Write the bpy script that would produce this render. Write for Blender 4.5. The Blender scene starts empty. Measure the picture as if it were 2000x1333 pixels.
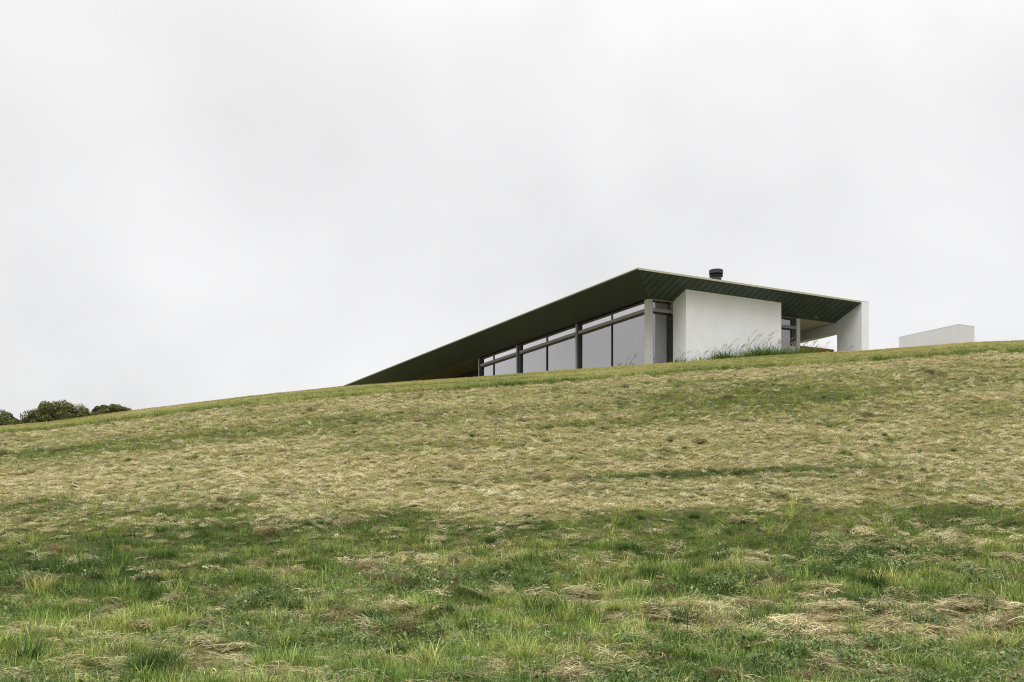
import bpy, math, random
import numpy as np
from mathutils import Vector, Matrix

random.seed(7)
RNG = np.random.default_rng(11)
scene = bpy.context.scene
C = scene.collection
EYE = 1.60                                   # eye height; every z below is metres above the ground at the camera

# ------------------------------------------------------------------ camera
cam_d = bpy.data.cameras.new('camera')
cam_d.sensor_fit = 'HORIZONTAL'
cam_d.sensor_width = 36.0
cam_d.lens = 2058 / 2000 * 36.0
cam_d.shift_y = 0.1975                       # level camera with a rising front: verticals stay vertical
cam_d.clip_start = 0.1
cam_d.clip_end = 5000
cam = bpy.data.objects.new('camera', cam_d)
C.objects.link(cam)
cam.location = (0, 0, EYE)
cam.rotation_euler = (math.radians(90), 0, 0)
scene.camera = cam

# ------------------------------------------------------------------ sky and sun
SUN_EL, SUN_AZ = math.radians(52), math.atan2(-0.32, -1.0)     # behind the camera, a little to the left
world = bpy.data.worlds.new('World')
scene.world = world
world.use_nodes = True
nt = world.node_tree
nt.nodes.clear()
def wn(t, **kw):
    n = nt.nodes.new(t)
    for k, v in kw.items():
        setattr(n, k, v)
    return n
def wmath(op, a, b=None, c=None):
    n = wn('ShaderNodeMath', operation=op)
    for i, v in enumerate((a, b, c)):
        if v is None:
            continue
        if isinstance(v, (int, float)):
            n.inputs[i].default_value = v
        else:
            nt.links.new(v, n.inputs[i])
    return n.outputs[0]
out = wn('ShaderNodeOutputWorld')
sky = wn('ShaderNodeTexSky', sky_type='NISHITA')
sky.sun_disc = False
sky.sun_elevation = SUN_EL
sky.sun_rotation = SUN_AZ
bg_sky = wn('ShaderNodeBackground')
bg_sky.inputs['Strength'].default_value = 0.10
nt.links.new(sky.outputs[0], bg_sky.inputs['Color'])
tc = wn('ShaderNodeTexCoord')
sep = wn('ShaderNodeSeparateXYZ')
nt.links.new(tc.outputs['Generated'], sep.inputs[0])
zc = wmath('MAXIMUM', sep.outputs['Z'], 0.0)
den = wmath('ADD', zc, 0.50)                 # cloud deck seen in perspective
cx = wmath('DIVIDE', sep.outputs['X'], den)
cy = wmath('DIVIDE', sep.outputs['Y'], den)
comb = wn('ShaderNodeCombineXYZ')
nt.links.new(cx, comb.inputs[0])
nt.links.new(cy, comb.inputs[1])
def cloud_noise(scale, detail, off, dist):
    m = wn('ShaderNodeMapping')
    m.inputs['Location'].default_value = off
    nt.links.new(comb.outputs[0], m.inputs[0])
    n = wn('ShaderNodeTexNoise')
    n.inputs['Scale'].default_value = scale
    n.inputs['Detail'].default_value = detail
    n.inputs['Roughness'].default_value = 0.5
    n.inputs['Distortion'].default_value = dist
    nt.links.new(m.outputs[0], n.inputs['Vector'])
    return n.outputs['Fac']
n1 = cloud_noise(1.7, 3.0, (-8.19, 13.88, 0.0), 0.2)
n2 = cloud_noise(5.5, 4.0, (-15.02, 9.34, 0.0), 0.3)
n1c = wmath('SUBTRACT', n1, 0.5)
n2c = wmath('SUBTRACT', n2, 0.5)
var = wmath('ADD', wmath('MULTIPLY', n1c, 0.75), wmath('MULTIPLY', n2c, 0.12))
lum = wmath('ADD', wmath('MULTIPLY', wmath('POWER', zc, 3.0), 2.0), 1.0)   # overcast: brighter towards the zenith
lum = wmath('MULTIPLY', lum, wmath('ADD', var, 1.0))
lum = wmath('MULTIPLY', lum, 0.85)
bg_cloud = wn('ShaderNodeBackground')
bg_cloud.inputs['Color'].default_value = (1.0, 0.995, 1.0, 1)
nt.links.new(lum, bg_cloud.inputs['Strength'])
mix = wn('ShaderNodeMixShader')
mix.inputs[0].default_value = 0.96
nt.links.new(bg_sky.outputs[0], mix.inputs[1])
nt.links.new(bg_cloud.outputs[0], mix.inputs[2])
nt.links.new(mix.outputs[0], out.inputs['Surface'])

sun_d = bpy.data.lights.new('sun', 'SUN')
sun_d.energy = 1.5
sun_d.angle = math.radians(35)
sun_d.color = (1.0, 0.985, 0.955)
sun = bpy.data.objects.new('sun', sun_d)
C.objects.link(sun)
sd = Vector((math.sin(SUN_AZ) * math.cos(SUN_EL), math.cos(SUN_AZ) * math.cos(SUN_EL), math.sin(SUN_EL)))
sun.rotation_euler = (-sd).to_track_quat('-Z', 'Y').to_euler()
sun.location = sd * 60

vs = scene.view_settings
vs.view_transform = 'Standard'
vs.look = 'None'
vs.exposure = 0.0
vs.gamma = 1.0
vs.use_curve_mapping = False
scene.cycles.max_bounces = 4
scene.cycles.diffuse_bounces = 2
scene.cycles.glossy_bounces = 3
scene.cycles.transmission_bounces = 4
scene.cycles.transparent_max_bounces = 8
scene.cycles.use_denoising = True
scene.cycles.denoising_prefilter = 'NONE'
scene.cycles.pixel_filter_type = 'BLACKMAN_HARRIS'
scene.cycles.filter_width = 1.1
scene.cycles.use_adaptive_sampling = True
scene.cycles.adaptive_threshold = 0.02

# ------------------------------------------------------------------ helpers
def tag(o, label=None, cat=None, group=None, kind=None):
    if label: o['label'] = label
    if cat: o['category'] = cat
    if group: o['group'] = group
    if kind: o['kind'] = kind
    return o

def link(name, me, mat=None, parent=None):
    o = bpy.data.objects.new(name, me)
    C.objects.link(o)
    if mat is not None and me is not None and not me.materials:
        me.materials.append(mat)
    if parent is not None:
        o.parent = parent
    return o

class MB:
    """collects polygons for one mesh"""
    def __init__(self):
        self.v, self.f = [], []
    def poly(self, pts, faces):
        n = len(self.v)
        self.v += [tuple(p) for p in pts]
        self.f += [tuple(n + i for i in f) for f in faces]
        return self
    def box(self, x0, x1, y0, y1, z0, z1):
        return self.hexa([(x0, y0, z0), (x1, y0, z0), (x1, y1, z0), (x0, y1, z0)],
                         [(x0, y0, z1), (x1, y0, z1), (x1, y1, z1), (x0, y1, z1)])
    def hexa(self, lo, hi):
        n = len(lo)
        fs = [tuple(range(n))[::-1], tuple(range(n, 2 * n))]
        fs += [(i, (i + 1) % n, n + (i + 1) % n, n + i) for i in range(n)]
        return self.poly(list(lo) + list(hi), fs)
    def lathe(self, prof, cx, cy, n=32):
        base = len(self.v)
        for r, z in prof:
            for k in range(n):
                a = 2 * math.pi * k / n
                self.v.append((cx + r * math.cos(a), cy + r * math.sin(a), z))
        for j in range(len(prof) - 1):
            for k in range(n):
                k2 = (k + 1) % n
                self.f.append((base + j * n + k, base + j * n + k2, base + (j + 1) * n + k2, base + (j + 1) * n + k))
        self.f.append(tuple(base + (len(prof) - 1) * n + k for k in range(n)))
        self.f.append(tuple(base + k for k in range(n))[::-1])
        return self
    def mesh(self, name, bevel=0.0, smooth=False):
        me = bpy.data.meshes.new(name)
        me.from_pydata(self.v, [], self.f)
        me.validate()
        if bevel:
            import bmesh
            bm = bmesh.new()
            bm.from_mesh(me)
            bmesh.ops.bevel(bm, geom=list(bm.edges), offset=bevel, segments=2, affect='EDGES', profile=0.5)
            bm.to_mesh(me)
            bm.free()
        if smooth:
            for p in me.polygons:
                p.use_smooth = True
        me.update()
        return me
    def build(self, name, mat, parent=None, bevel=0.0, smooth=False):
        return link(name, self.mesh(name, bevel, smooth), mat, parent)

def nodes_of(name):
    m = bpy.data.materials.new(name)
    m.use_nodes = True
    t = m.node_tree
    b = t.nodes['Principled BSDF']
    return m, t, b

def surface(name, col, rough=0.7, var=0.12, scale=3.0, fine=0.05, fine_scale=60.0, bump=0.0, bump_scale=80.0,
            metallic=0.0, spec=0.4, stretch=(1, 1, 1), stain=0.0):
    """plain procedural surface: base colour with broad and fine unevenness, weather streaks and a fine relief"""
    m, t, b = nodes_of(name)
    L = t.links
    g = t.nodes.new('ShaderNodeTexCoord')
    mp = t.nodes.new('ShaderNodeMapping')
    mp.inputs['Scale'].default_value = stretch
    L.new(g.outputs['Object'], mp.inputs[0])
    def noise(s, d):
        n = t.nodes.new('ShaderNodeTexNoise')
        n.inputs['Scale'].default_value = s
        n.inputs['Detail'].default_value = d
        L.new(mp.outputs[0], n.inputs['Vector'])
        return n.outputs['Fac']
    def mr(v, lo, hi):
        n = t.nodes.new('ShaderNodeMapRange')
        n.inputs['From Min'].default_value = 0.25
        n.inputs['From Max'].default_value = 0.75
        n.inputs['To Min'].default_value = lo
        n.inputs['To Max'].default_value = hi
        L.new(v, n.inputs['Value'])
        return n.outputs[0]
    def mul(a, c):
        n = t.nodes.new('ShaderNodeMath')
        n.operation = 'MULTIPLY'
        L.new(a, n.inputs[0]); L.new(c, n.inputs[1])
        return n.outputs[0]
    f = mul(mr(noise(scale, 4), 1 - var, 1 + var), mr(noise(fine_scale, 3), 1 - fine, 1 + fine))
    if stain:
        mp2 = t.nodes.new('ShaderNodeMapping')
        mp2.inputs['Scale'].default_value = (2.2, 2.2, 0.18)
        L.new(g.outputs['Object'], mp2.inputs[0])
        n = t.nodes.new('ShaderNodeTexNoise')
        n.inputs['Scale'].default_value = 2.0
        n.inputs['Detail'].default_value = 5
        L.new(mp2.outputs[0], n.inputs['Vector'])
        f = mul(f, mr(n.outputs['Fac'], 1 - stain, 1 + stain * 0.4))
    vm = t.nodes.new('ShaderNodeVectorMath')
    vm.operation = 'SCALE'
    vm.inputs[0].default_value = col
    L.new(f, vm.inputs['Scale'])
    L.new(vm.outputs[0], b.inputs['Base Color'])
    b.inputs['Roughness'].default_value = rough
    b.inputs['Metallic'].default_value = metallic
    b.inputs['Specular IOR Level'].default_value = spec
    if bump:
        bn = t.nodes.new('ShaderNodeBump')
        bn.inputs['Strength'].default_value = bump
        bn.inputs['Distance'].default_value = 0.01
        L.new(noise(bump_scale, 4), bn.inputs['Height'])
        L.new(bn.outputs[0], b.inputs['Normal'])
    return m

def glass(name, refl, tint, rough=0.0, k=0.75):
    """coated window glass: a reflection that grows at grazing angles over tinted see-through"""
    m, t, b = nodes_of(name)
    t.nodes.remove(b)
    L = t.links
    o = [n for n in t.nodes if n.type == 'OUTPUT_MATERIAL'][0]
    fr = t.nodes.new('ShaderNodeFresnel'); fr.inputs['IOR'].default_value = 1.5
    ma = t.nodes.new('ShaderNodeMath'); ma.operation = 'MULTIPLY_ADD'
    L.new(fr.outputs[0], ma.inputs[0]); ma.inputs[1].default_value = k; ma.inputs[2].default_value = refl
    tr = t.nodes.new('ShaderNodeBsdfTransparent'); tr.inputs[0].default_value = (*tint, 1)
    gl = t.nodes.new('ShaderNodeBsdfGlossy'); gl.inputs['Roughness'].default_value = rough
    gl.inputs['Color'].default_value = (0.98, 0.975, 0.98, 1)
    geo = t.nodes.new('ShaderNodeNewGeometry')
    n = t.nodes.new('ShaderNodeTexNoise'); n.inputs['Scale'].default_value = 0.55; n.inputs['Detail'].default_value = 1
    L.new(geo.outputs['Position'], n.inputs['Vector'])
    bp = t.nodes.new('ShaderNodeBump'); bp.inputs['Strength'].default_value = 0.25; bp.inputs['Distance'].default_value = 0.01
    L.new(n.outputs['Fac'], bp.inputs['Height'])
    L.new(bp.outputs[0], gl.inputs['Normal'])
    mx = t.nodes.new('ShaderNodeMixShader')
    L.new(ma.outputs[0], mx.inputs[0]); L.new(tr.outputs[0], mx.inputs[1]); L.new(gl.outputs[0], mx.inputs[2])
    L.new(mx.outputs[0], o.inputs['Surface'])
    return m

# ------------------------------------------------------------------ noise on arrays
def _hash(ix, iy, seed):
    h = (ix.astype(np.int64) * 374761393 + iy.astype(np.int64) * 668265263 + seed * 974634779) & 0x7fffffff
    h = ((h ^ (h >> 13)) * 1274126177) & 0x7fffffff
    return ((h ^ (h >> 16)) & 0xffff) / 65535.0
def vnoise(x, y, seed=0):
    ix, iy = np.floor(x), np.floor(y)
    fx, fy = x - ix, y - iy
    fx, fy = fx * fx * (3 - 2 * fx), fy * fy * (3 - 2 * fy)
    a, b = _hash(ix, iy, seed), _hash(ix + 1, iy, seed)
    c, d = _hash(ix, iy + 1, seed), _hash(ix + 1, iy + 1, seed)
    return (a * (1 - fx) + b * fx) * (1 - fy) + (c * (1 - fx) + d * fx) * fy
def fbm(x, y, seed=0, oct=4, gain=0.5):
    s, amp, tot = 0, 1, 0
    ca, sa = math.cos(0.6), math.sin(0.6)
    for k in range(oct):
        s = s + amp * vnoise(x + 17.3 * k, y - 9.1 * k, seed + k * 13)
        tot += amp
        amp *= gain
        x, y = (x * ca - y * sa) * 2.03, (x * sa + y * ca) * 2.03
    return s / tot
def sstep(a, b, x):
    t = np.clip((x - a) / (b - a), 0, 1)
    return t * t * (3 - 2 * t)
def hermite(y, y0, y1, a, b, m0, m1):
    t = np.clip((y - y0) / (y1 - y0), 0, 1)
    d = y1 - y0
    return (2*t**3 - 3*t**2 + 1) * a + (t**3 - 2*t**2 + t) * d * m0 + (-2*t**3 + 3*t**2) * b + (t**3 - t**2) * d * m1

# ------------------------------------------------------------------ the hill
YC = 42.0                                    # distance of the brow
BROW_X = [-40, -20.4, -18.4, -15.1, -10.2, -6.8, -4.1, -1.4, 2, 5.35, 8.2, 10.7, 14.2, 18.4, 20.4, 40]
BROW_Z = [-.05, -.075, -.11, -.01, .09, .115, .065, .01, 0, -.04, -.035, -.02, -.05, .05, .02, 0]
H_O, H_ANG = (5.726, 48.0), math.atan2(0.47062, 0.88233)          # corner of the roof, and the house's turn
def to_house(x, y):
    dx, dy = x - H_O[0], y - H_O[1]
    c, s = math.cos(H_ANG), math.sin(H_ANG)
    return dx * c + dy * s, -dx * s + dy * c
def to_world(X, Y):
    c, s = math.cos(H_ANG), math.sin(H_ANG)
    return H_O[0] + X * c - Y * s, H_O[1] + X * s + Y * c
def hill(x, y):
    """smooth height of the hillside"""
    zc_ = .1588 * YC
    s = np.where(y < 10.5, hermite(y, -5, 10.5, -1.6, -1.34, 0, .10),
        np.where(y < YC, hermite(y, 10.5, YC, -1.34, zc_, .10, .1588),
        np.where(y < 66, hermite(y, YC, 66, zc_, zc_ + 1.95, .1588, .0),
                 zc_ + 1.95 - 12 * sstep(150, 600, y))))
    w = sstep(8, 40, y)
    xs = 70 * np.tanh(x / 70)
    h = s + w * (.0835 * xs - .00085 * xs * xs + np.interp(x * YC / np.maximum(y, 30.), BROW_X, BROW_Z) * sstep(24, 40, y))
    X, Y = to_house(x, y)
    inside = sstep(2.0, 2.6, X) * sstep(1.9, 2.6, Y) * (1 - sstep(13.7, 14.05, X)) * (1 - sstep(44, 46, Y))
    return h + inside * np.minimum(0, 8.35 - h) + EYE

PATCH_HAY = [  # x, y, rx, ry, turn to hay (+) or to green (-)
    (4.2, 13.2, 2.1, 1.05, .85), (5.6, 12.7, 1.5, .8, .6), (3.2, 12.4, .8, .5, .3), (-2.9, 13.2, 1.1, .45, .45), (-1.5, 13.4, .9, .3, .3),
    (-.4, 11.0, 1.4, .7, .25), (-4.4, 12.2, 1.0, .45, .35), (1.5, 12.6, .9, .4, .2), (-3.5, 11.4, 1.2, .3, .3), (4.6, 11.1, 1.0, .3, .25),
    (4.0, 22.7, 2.9, .28, -1.3), (7.3, 22.9, 2.2, .3, -.45), (8.0, 30.0, 2.9, 1.7, -.75), (5.0, 31.2, 2.8, 1.6, -.45), (4.4, 28.6, 2.0, 1.0, -.35),
    (1.4, 28.2, 2.0, .35, -.8), (-1.9, 26.4, 2.6, .9, -.5), (-8.5, 30.2, 4.0, 1.1, -.5), (-4.8, 31.4, 2.3, .6, -.4), (-11.5, 29.0, 2.6, 1.0, -.35),
    (-2.2, 19.9, 1.4, .45, -.7), (-9.8, 22.0, 2.2, 1.0, -.65), (3.4, 19.6, 1.8, .6, -.5), (-6.7, 20.9, 1.5, .6, -.5), (6.6, 19.4, 2.0, .5, -.35),
    (11.5, 27.4, 2.4, .8, -.2), (9.6, 25.6, 2.0, 1.1, -.25), (6.6, 25.2, 1.8, .5, -.35), (2.2, 24.6, 1.8, .3, -.4), (-6.0, 25.2, .4, .25, -.7), (-14.5, 33.0, 3.0, .8, -.3),
    (7.2, 17.3, 1.4, .5, .35), (1.8, 18.5, 1.6, .25, .35), (-.9, 16.9, 1.8, .3, .3), (-3.0, 18.6, .6, .2, .3), (6.0, 16.2, 1.0, .3, .3)]
def hayness(x, y):
    yb = 20.3 + 1.5 * (fbm(x * .35, y * .2 + 3, 31, 3) - .5) * 2 - .05 * x
    h = .20 + .64 * sstep(yb - 2.4, yb + 1.3, y) - .27 * sstep(24.5, 29, y) + .20 * sstep(33.6, 35.0, y)
    h = h - .26 * sstep(13.8, 15.2, y) * (1 - sstep(18.3, 20.5, y))
    h = h + (fbm(x * .22, y * .55, 5, 4) - .5) * .65 + (fbm(x * .10 + y * .05, y * 1.1, 6, 3) - .5) * .40 + (fbm(x * 1.1, y * 1.6, 8, 3) - .5) * .55
    for cx_, cy_, rx, ry, d in PATCH_HAY:
        wob = 1 + .9 * (fbm(x * 1.3 + cx_, y * 1.9, 61, 3) - .5)
        r2 = (((x - cx_) / rx) ** 2 + ((y - cy_) / ry) ** 2) * wob
        h = h + d * np.exp(-r2 * 1.1)
    return np.clip(h, 0, 1)
def lip(x):
    """edge of the mown lawn at the top of the rough slope"""
    return 35.8 + .35 * (fbm(x * .5, x * 0 + 2, 44, 3) - .5) * 2
def relief(x, y, hay):
    """small unevenness of the sward: tussocks, raked swathes and hay heaps"""
    near = sstep(6, 9, y) * (1 - sstep(60, 80, y))
    lawn = sstep(0, .5, y - lip(x))
    r = (fbm(x * 1.2, y * 1.5, 71, 3) - .5) * .12 + (fbm(x * 3.4, y * 4.6, 72, 3) - .5) * (.07 + .05 * hay)
    ridge = 1 - np.abs(fbm(x * .9, y * 2.4, 75, 3) - .5) * 2
    r = r + (ridge ** 4) * .07 * hay * (1 - .6 * sstep(19, 24, y))
    heap = sstep(.62, .80, fbm(x * 1.5, y * 2.1, 77, 2)) * (1 - sstep(15, 17, y)) * .10
    r = (r + heap) * (1 - .85 * lawn) + .05 * lawn
    return r * near
def ground_z(x, y, hay=None):
    if hay is None:
        hay = hayness(x, y)
    return hill(x, y) + relief(x, y, hay)
def hz(x, y):
    return float(ground_z(np.array([float(x)]), np.array([float(y)]))[0])

def graded(lo, hi, step, far_lo, far_hi, g=1.28):
    a = list(np.arange(lo, hi + 1e-6, step))
    s, v = step, lo
    left = []
    while v > far_lo:
        s *= g
        v -= s
        left.append(v)
    s, v = step, hi
    right = []
    while v < far_hi:
        s *= g
        v += s
        right.append(v)
    return np.array(left[::-1] + a + right)
gx = graded(-24, 26, 0.16, -900, 900)
gy = np.concatenate([graded(8.4, 20, 0.10, -400, 20)[:-0 or None], graded(20.16, 48, 0.16, 20.2, 1500)])
gy = np.unique(np.round(gy, 4))
GX, GY = np.meshgrid(gx, gy)
GZ = ground_z(GX.ravel(), GY.ravel()).reshape(GX.shape)
nx, ny = len(gx), len(gy)
me = bpy.data.meshes.new('ground')
me.vertices.add(nx * ny)
me.vertices.foreach_set('co', np.stack([GX.ravel(), GY.ravel(), GZ.ravel()], 1).ravel())
ii = (np.arange(ny - 1)[:, None] * nx + np.arange(nx - 1)[None, :]).ravel()
quads = np.stack([ii, ii + 1, ii + nx + 1, ii + nx], 1)
me.loops.add(quads.size)
me.loops.foreach_set('vertex_index', quads.ravel())
me.polygons.add(len(quads))
me.polygons.foreach_set('loop_start', np.arange(len(quads)) * 4)
me.update(calc_edges=True)
me.validate()
me.polygons.foreach_set('use_smooth', np.ones(len(quads), bool))
hatt = me.attributes.new('hay', 'FLOAT', 'POINT')
hval = hayness(GX.ravel(), GY.ravel())
lawnv = sstep(-.1, .5, GY.ravel() - lip(GX.ravel()))
hatt.data.foreach_set('value', hval.astype(np.float32))
latt = me.attributes.new('lawn', 'FLOAT', 'POINT')
latt.data.foreach_set('value', lawnv.astype(np.float32))

def ground_material():
    m, t, b = nodes_of('soil_and_thatch')
    L = t.links
    geo = t.nodes.new('ShaderNodeNewGeometry')
    def noise(s, d, sc=(1, 1, 1)):
        mp = t.nodes.new('ShaderNodeMapping')
        mp.inputs['Scale'].default_value = sc
        L.new(geo.outputs['Position'], mp.inputs[0])
        n = t.nodes.new('ShaderNodeTexNoise')
        n.inputs['Scale'].default_value = s
        n.inputs['Detail'].default_value = d
        n.inputs['Roughness'].default_value = .65
        L.new(mp.outputs[0], n.inputs['Vector'])
        return n.outputs['Fac']
    def ramp(v, stops):
        r = t.nodes.new('ShaderNodeValToRGB')
        e = r.color_ramp.elements
        e[0].position, e[0].color = stops[0][0], (*stops[0][1], 1)
        e[1].position, e[1].color = stops[-1][0], (*stops[-1][1], 1)
        for p, c in stops[1:-1]:
            x = e.new(p); x.color = (*c, 1)
        L.new(v, r.inputs[0])
        return r.outputs[0]
    def mixc(f, a, c):
        n = t.nodes.new('ShaderNodeMix'); n.data_type = 'RGBA'
        L.new(f, n.inputs[0]); L.new(a, n.inputs[6]); L.new(c, n.inputs[7])
        return n.outputs[2]
    green = ramp(noise(14, 5), [(.3, (.024, .028, .010)), (.5, (.068, .076, .024)), (.7, (.15, .145, .055))])
    straw = ramp(noise(16, 6, (1, 1.6, 1)), [(.3, (.06, .055, .020)), (.5, (.24, .215, .085)), (.7, (.44, .40, .17))])
    lawn = ramp(noise(2.2, 5, (.5, 1, 1)), [(.3, (.12, .14, .04)), (.5, (.20, .195, .065)), (.7, (.31, .26, .12))])
    ah = t.nodes.new('ShaderNodeAttribute'); ah.attribute_name = 'hay'
    al = t.nodes.new('ShaderNodeAttribute'); al.attribute_name = 'lawn'
    col = mixc(al.outputs['Fac'], mixc(ah.outputs['Fac'], green, straw), lawn)
    L.new(col, b.inputs['Base Color'])
    b.inputs['Roughness'].default_value = .95
    b.inputs['Specular IOR Level'].default_value = .1
    bp = t.nodes.new('ShaderNodeBump')
    bp.inputs['Strength'].default_value = .8
    bp.inputs['Distance'].default_value = .05
    L.new(noise(26, 5), bp.inputs['Height'])
    L.new(bp.outputs[0], b.inputs['Normal'])
    return m
ground = link('ground', me, ground_material())
tag(ground, 'long grassy hillside rising to a rounded brow', 'hill', kind='structure')

# ------------------------------------------------------------------ the house
M = {
    'render': surface('white_render', (.775, .785, .81), .9, .05, .9, .06, 45, bump=.35, bump_scale=120, spec=.2, stain=.018),
    'render_grey': surface('grey_render', (.55, .545, .53), .9, .05, 1.6, .05, 50, bump=.3, bump_scale=120, spec=.2, stain=.08),
    'concrete': surface('pale_concrete', (.53, .52, .52), .8, .06, 2.5, .06, 60, bump=.2, spec=.3, stain=.06),
    'soffit': surface('dark_green_soffit_board', (.062, .080, .083), .55, .16, 1.1, .12, 70, spec=.35),
    'soffit_sheet': surface('dark_olive_soffit_sheet', (.034, .046, .050), .5, .14, .5, .12, 60, spec=.35),
    'void': surface('black_void', (.012, .013, .010), .8, .1, 2, .05),
    'fascia': surface('pale_metal_fascia', (.42, .42, .31), .45, .04, 2, .03, 40, spec=.5),
    'olive': surface('olive_lining', (.135, .125, .082), .7, .1, 1, .1, 60),
    'ceiling': surface('pale_ceiling', (.66, .64, .60), .85, .03, 1, .03, 60),
    'steel': surface('warm_grey_steel', (.24, .235, .23), .5, .06, 3, .05, 60, spec=.5),
    'frame': surface('black_window_frame', (.016, .016, .017), .45, .1, 3, .05, spec=.5),
    'mullion': surface('grey_window_mullion', (.20, .20, .205), .45, .06, 3, .05, spec=.5),
    'flue': surface('black_flue_metal', (.028, .028, .033), .42, .12, 3, .1, 60, spec=.5),
    'interior': surface('grey_interior_wall', (.34, .325, .30), .8, .06, 1, .05),
    'floor': surface('interior_floor', (.24, .22, .19), .6, .08, 2, .05),
    'brick': surface('red_brown_brick', (.33, .10, .045), .85, .45, 9, .15, 60, bump=.3),
    'render_block': surface('grey_white_render', (.63, .625, .64), .9, .03, .9, .05, 45, bump=.35, bump_scale=120, spec=.2, stain=.04),
    'glass': glass('window_glass', .20, (.62, .64, .66), k=3.0),
    'glass_dark': glass('dark_corner_glass', .26, (.30, .31, .32)),
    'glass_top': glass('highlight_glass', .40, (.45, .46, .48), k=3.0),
    'glass_clear': glass('side_glass', .20, (.72, .78, .80)),
}
ZT = 12.56 + EYE                             # top of the fascia
ZB = ZT - .084
OV, SL = 1.896, .382                         # overhang and fall of the soffit
ZI = ZB - SL * OV                            # soffit at the glass, also the ceiling
X1, X2, XP, XQ = 3.401, 9.378, 14.058, 14.56  # white wall, pier
YW = .874                                    # front of the white wall
YE = 47.0                                    # far end of the roof
Z0 = 7.2 + EYE                               # walls run down into the ground
FLOOR = 8.45 + EYE

house = link('house', None)
house.location = (H_O[0], H_O[1], 0)
house.rotation_euler = (0, 0, H_ANG)
tag(house, 'long low modern house with a dark sloping soffit on the brow of the hill', 'house', kind='thing')

# roof: thin at the rim, deep in the middle
r = MB()
T = ZT - .012
rim = [(.012, .012), (XP, .012), (XP, YE), (.012, YE)]
inn = [(OV + .03, OV + .03), (XP, OV + .03), (XP, YE - 2), (OV + .03, YE - 2)]
pts = [(x, y, T) for x, y in rim] + [(x, y, ZB + .032) for x, y in rim] + [(x, y, ZI + .032) for x, y in inn]
fs = [(0, 1, 2, 3)] + [(i + 4, (i + 1) % 4 + 4, (i + 1) % 4, i) for i in range(4)]
fs += [(i + 8, (i + 1) % 4 + 8, (i + 1) % 4 + 4, i + 4) for i in range(4)] + [(11, 10, 9, 8)]
roof = r.poly(pts, fs).build('roof', M['void'], house)
def zs(a):
    return ZB - SL * a
MB().box(-.004, .022, -.004, YE, ZT - .045, ZT).build('fascia', M['fascia'], roof)
MB().box(.002, .022, .022, YE, ZB - .004, ZT - .0455).build('edge_trim', M['soffit_sheet'], roof)
MB().box(.0225, XP - .002, -.004, .022, ZB - .004, ZT).build('fascia', M['fascia'], roof)
# left soffit, one smooth sheet with a mitre at the corner
lo = [(.024, .035, zs(.024)), (OV, OV + .012, zs(OV)), (OV, YE - .1, zs(OV)), (.024, YE - .1, zs(.024))]
MB().hexa(lo, [(x, y, z + .02) for x, y, z in lo]).build('soffit_sheet', M['soffit_sheet'], roof)
# right soffit: boards with open joints, cut to the mitre
n_b = 36
wb = XP / n_b
for k in range(n_b):
    a, b_ = k * wb + .022, (k + 1) * wb - .022
    if k == n_b - 1:
        b_ = XP - .003
    ya, yb = min(OV, a - .012), min(OV, b_ - .012)
    if ya < .03:
        lo = [(.05, .024), (b_, .024), (b_, yb)]
    elif ya < OV and yb >= OV:
        lo = [(a, .024), (b_, .024), (b_, OV), (OV + .012, OV), (a, ya)]
    else:
        lo = [(a, .024), (b_, .024), (b_, yb), (a, ya)]
    dz = random.uniform(-.0025, .0025)
    lo = [(x, y, zs(y) + dz) for x, y in lo]
    MB().hexa(lo, [(x, y, z + .018) for x, y, z in lo]).build('soffit_board', M['soffit'], roof)
# small downlight under the soffit
dl = MB()
prof = [(.055, zs(1.62) - .03), (.07, zs(1.62) - .025), (.07, zs(1.62) + .03)]
dl.lathe(prof, 12.45, 1.62, 16).build('downlight', M['fascia'], house)

# chimney flue with its cowl, standing on the roof behind the edge
fx, fy = 6.62, 2.6
fl = MB().lathe([(.272, ZT - .1), (.272, ZT + .945), (.276, ZT + .95)], fx, fy, 40).build('chimney_flue', M['flue'], house)
MB().lathe([(.276, ZT + .945), (.345, ZT + .955), (.347, ZT + .985), (.276, ZT + 1.0)], fx, fy, 40).build('collar', M['flue'], fl)
MB().lathe([(.262, ZT + 1.001), (.262, ZT + 1.09)], fx, fy, 40).build('neck', M['void'], fl)
MB().lathe([(.28, ZT + 1.065), (.352, ZT + 1.075), (.358, ZT + 1.085), (.358, ZT + 1.26), (.345, ZT + 1.28), (.10, ZT + 1.30)], fx, fy, 40).build('cowl', M['flue'], fl)

# white rendered wall block, its head cut to the soffit's fall
w = MB()
yb_ = 3.2
lo = [(X1, YW, Z0), (X2, YW, Z0), (X2, yb_, Z0), (X1, yb_, Z0)]
hi = [(X1, YW, zs(YW) + .012), (X2, YW, zs(YW) + .012), (X2, yb_, ZI - .05), (X1, yb_, ZI - .05)]
lo2 = [(X1, YW, Z0), (X2, YW, Z0), (X2, OV, Z0), (X1, OV, Z0)]
hi2 = [(X1, YW, zs(YW) + .012), (X2, YW, zs(YW) + .012), (X2, OV, zs(OV) + .012), (X1, OV, zs(OV) + .012)]
w.hexa(lo2, hi2).build('rendered_wall', M['render'], house)
# inner part of the chimney mass
MB().box(X1 + .02, X2 - .02, OV + .002, 3.6, Z0, ZI - .002).build('chimney_breast', M['interior'], house)

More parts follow.
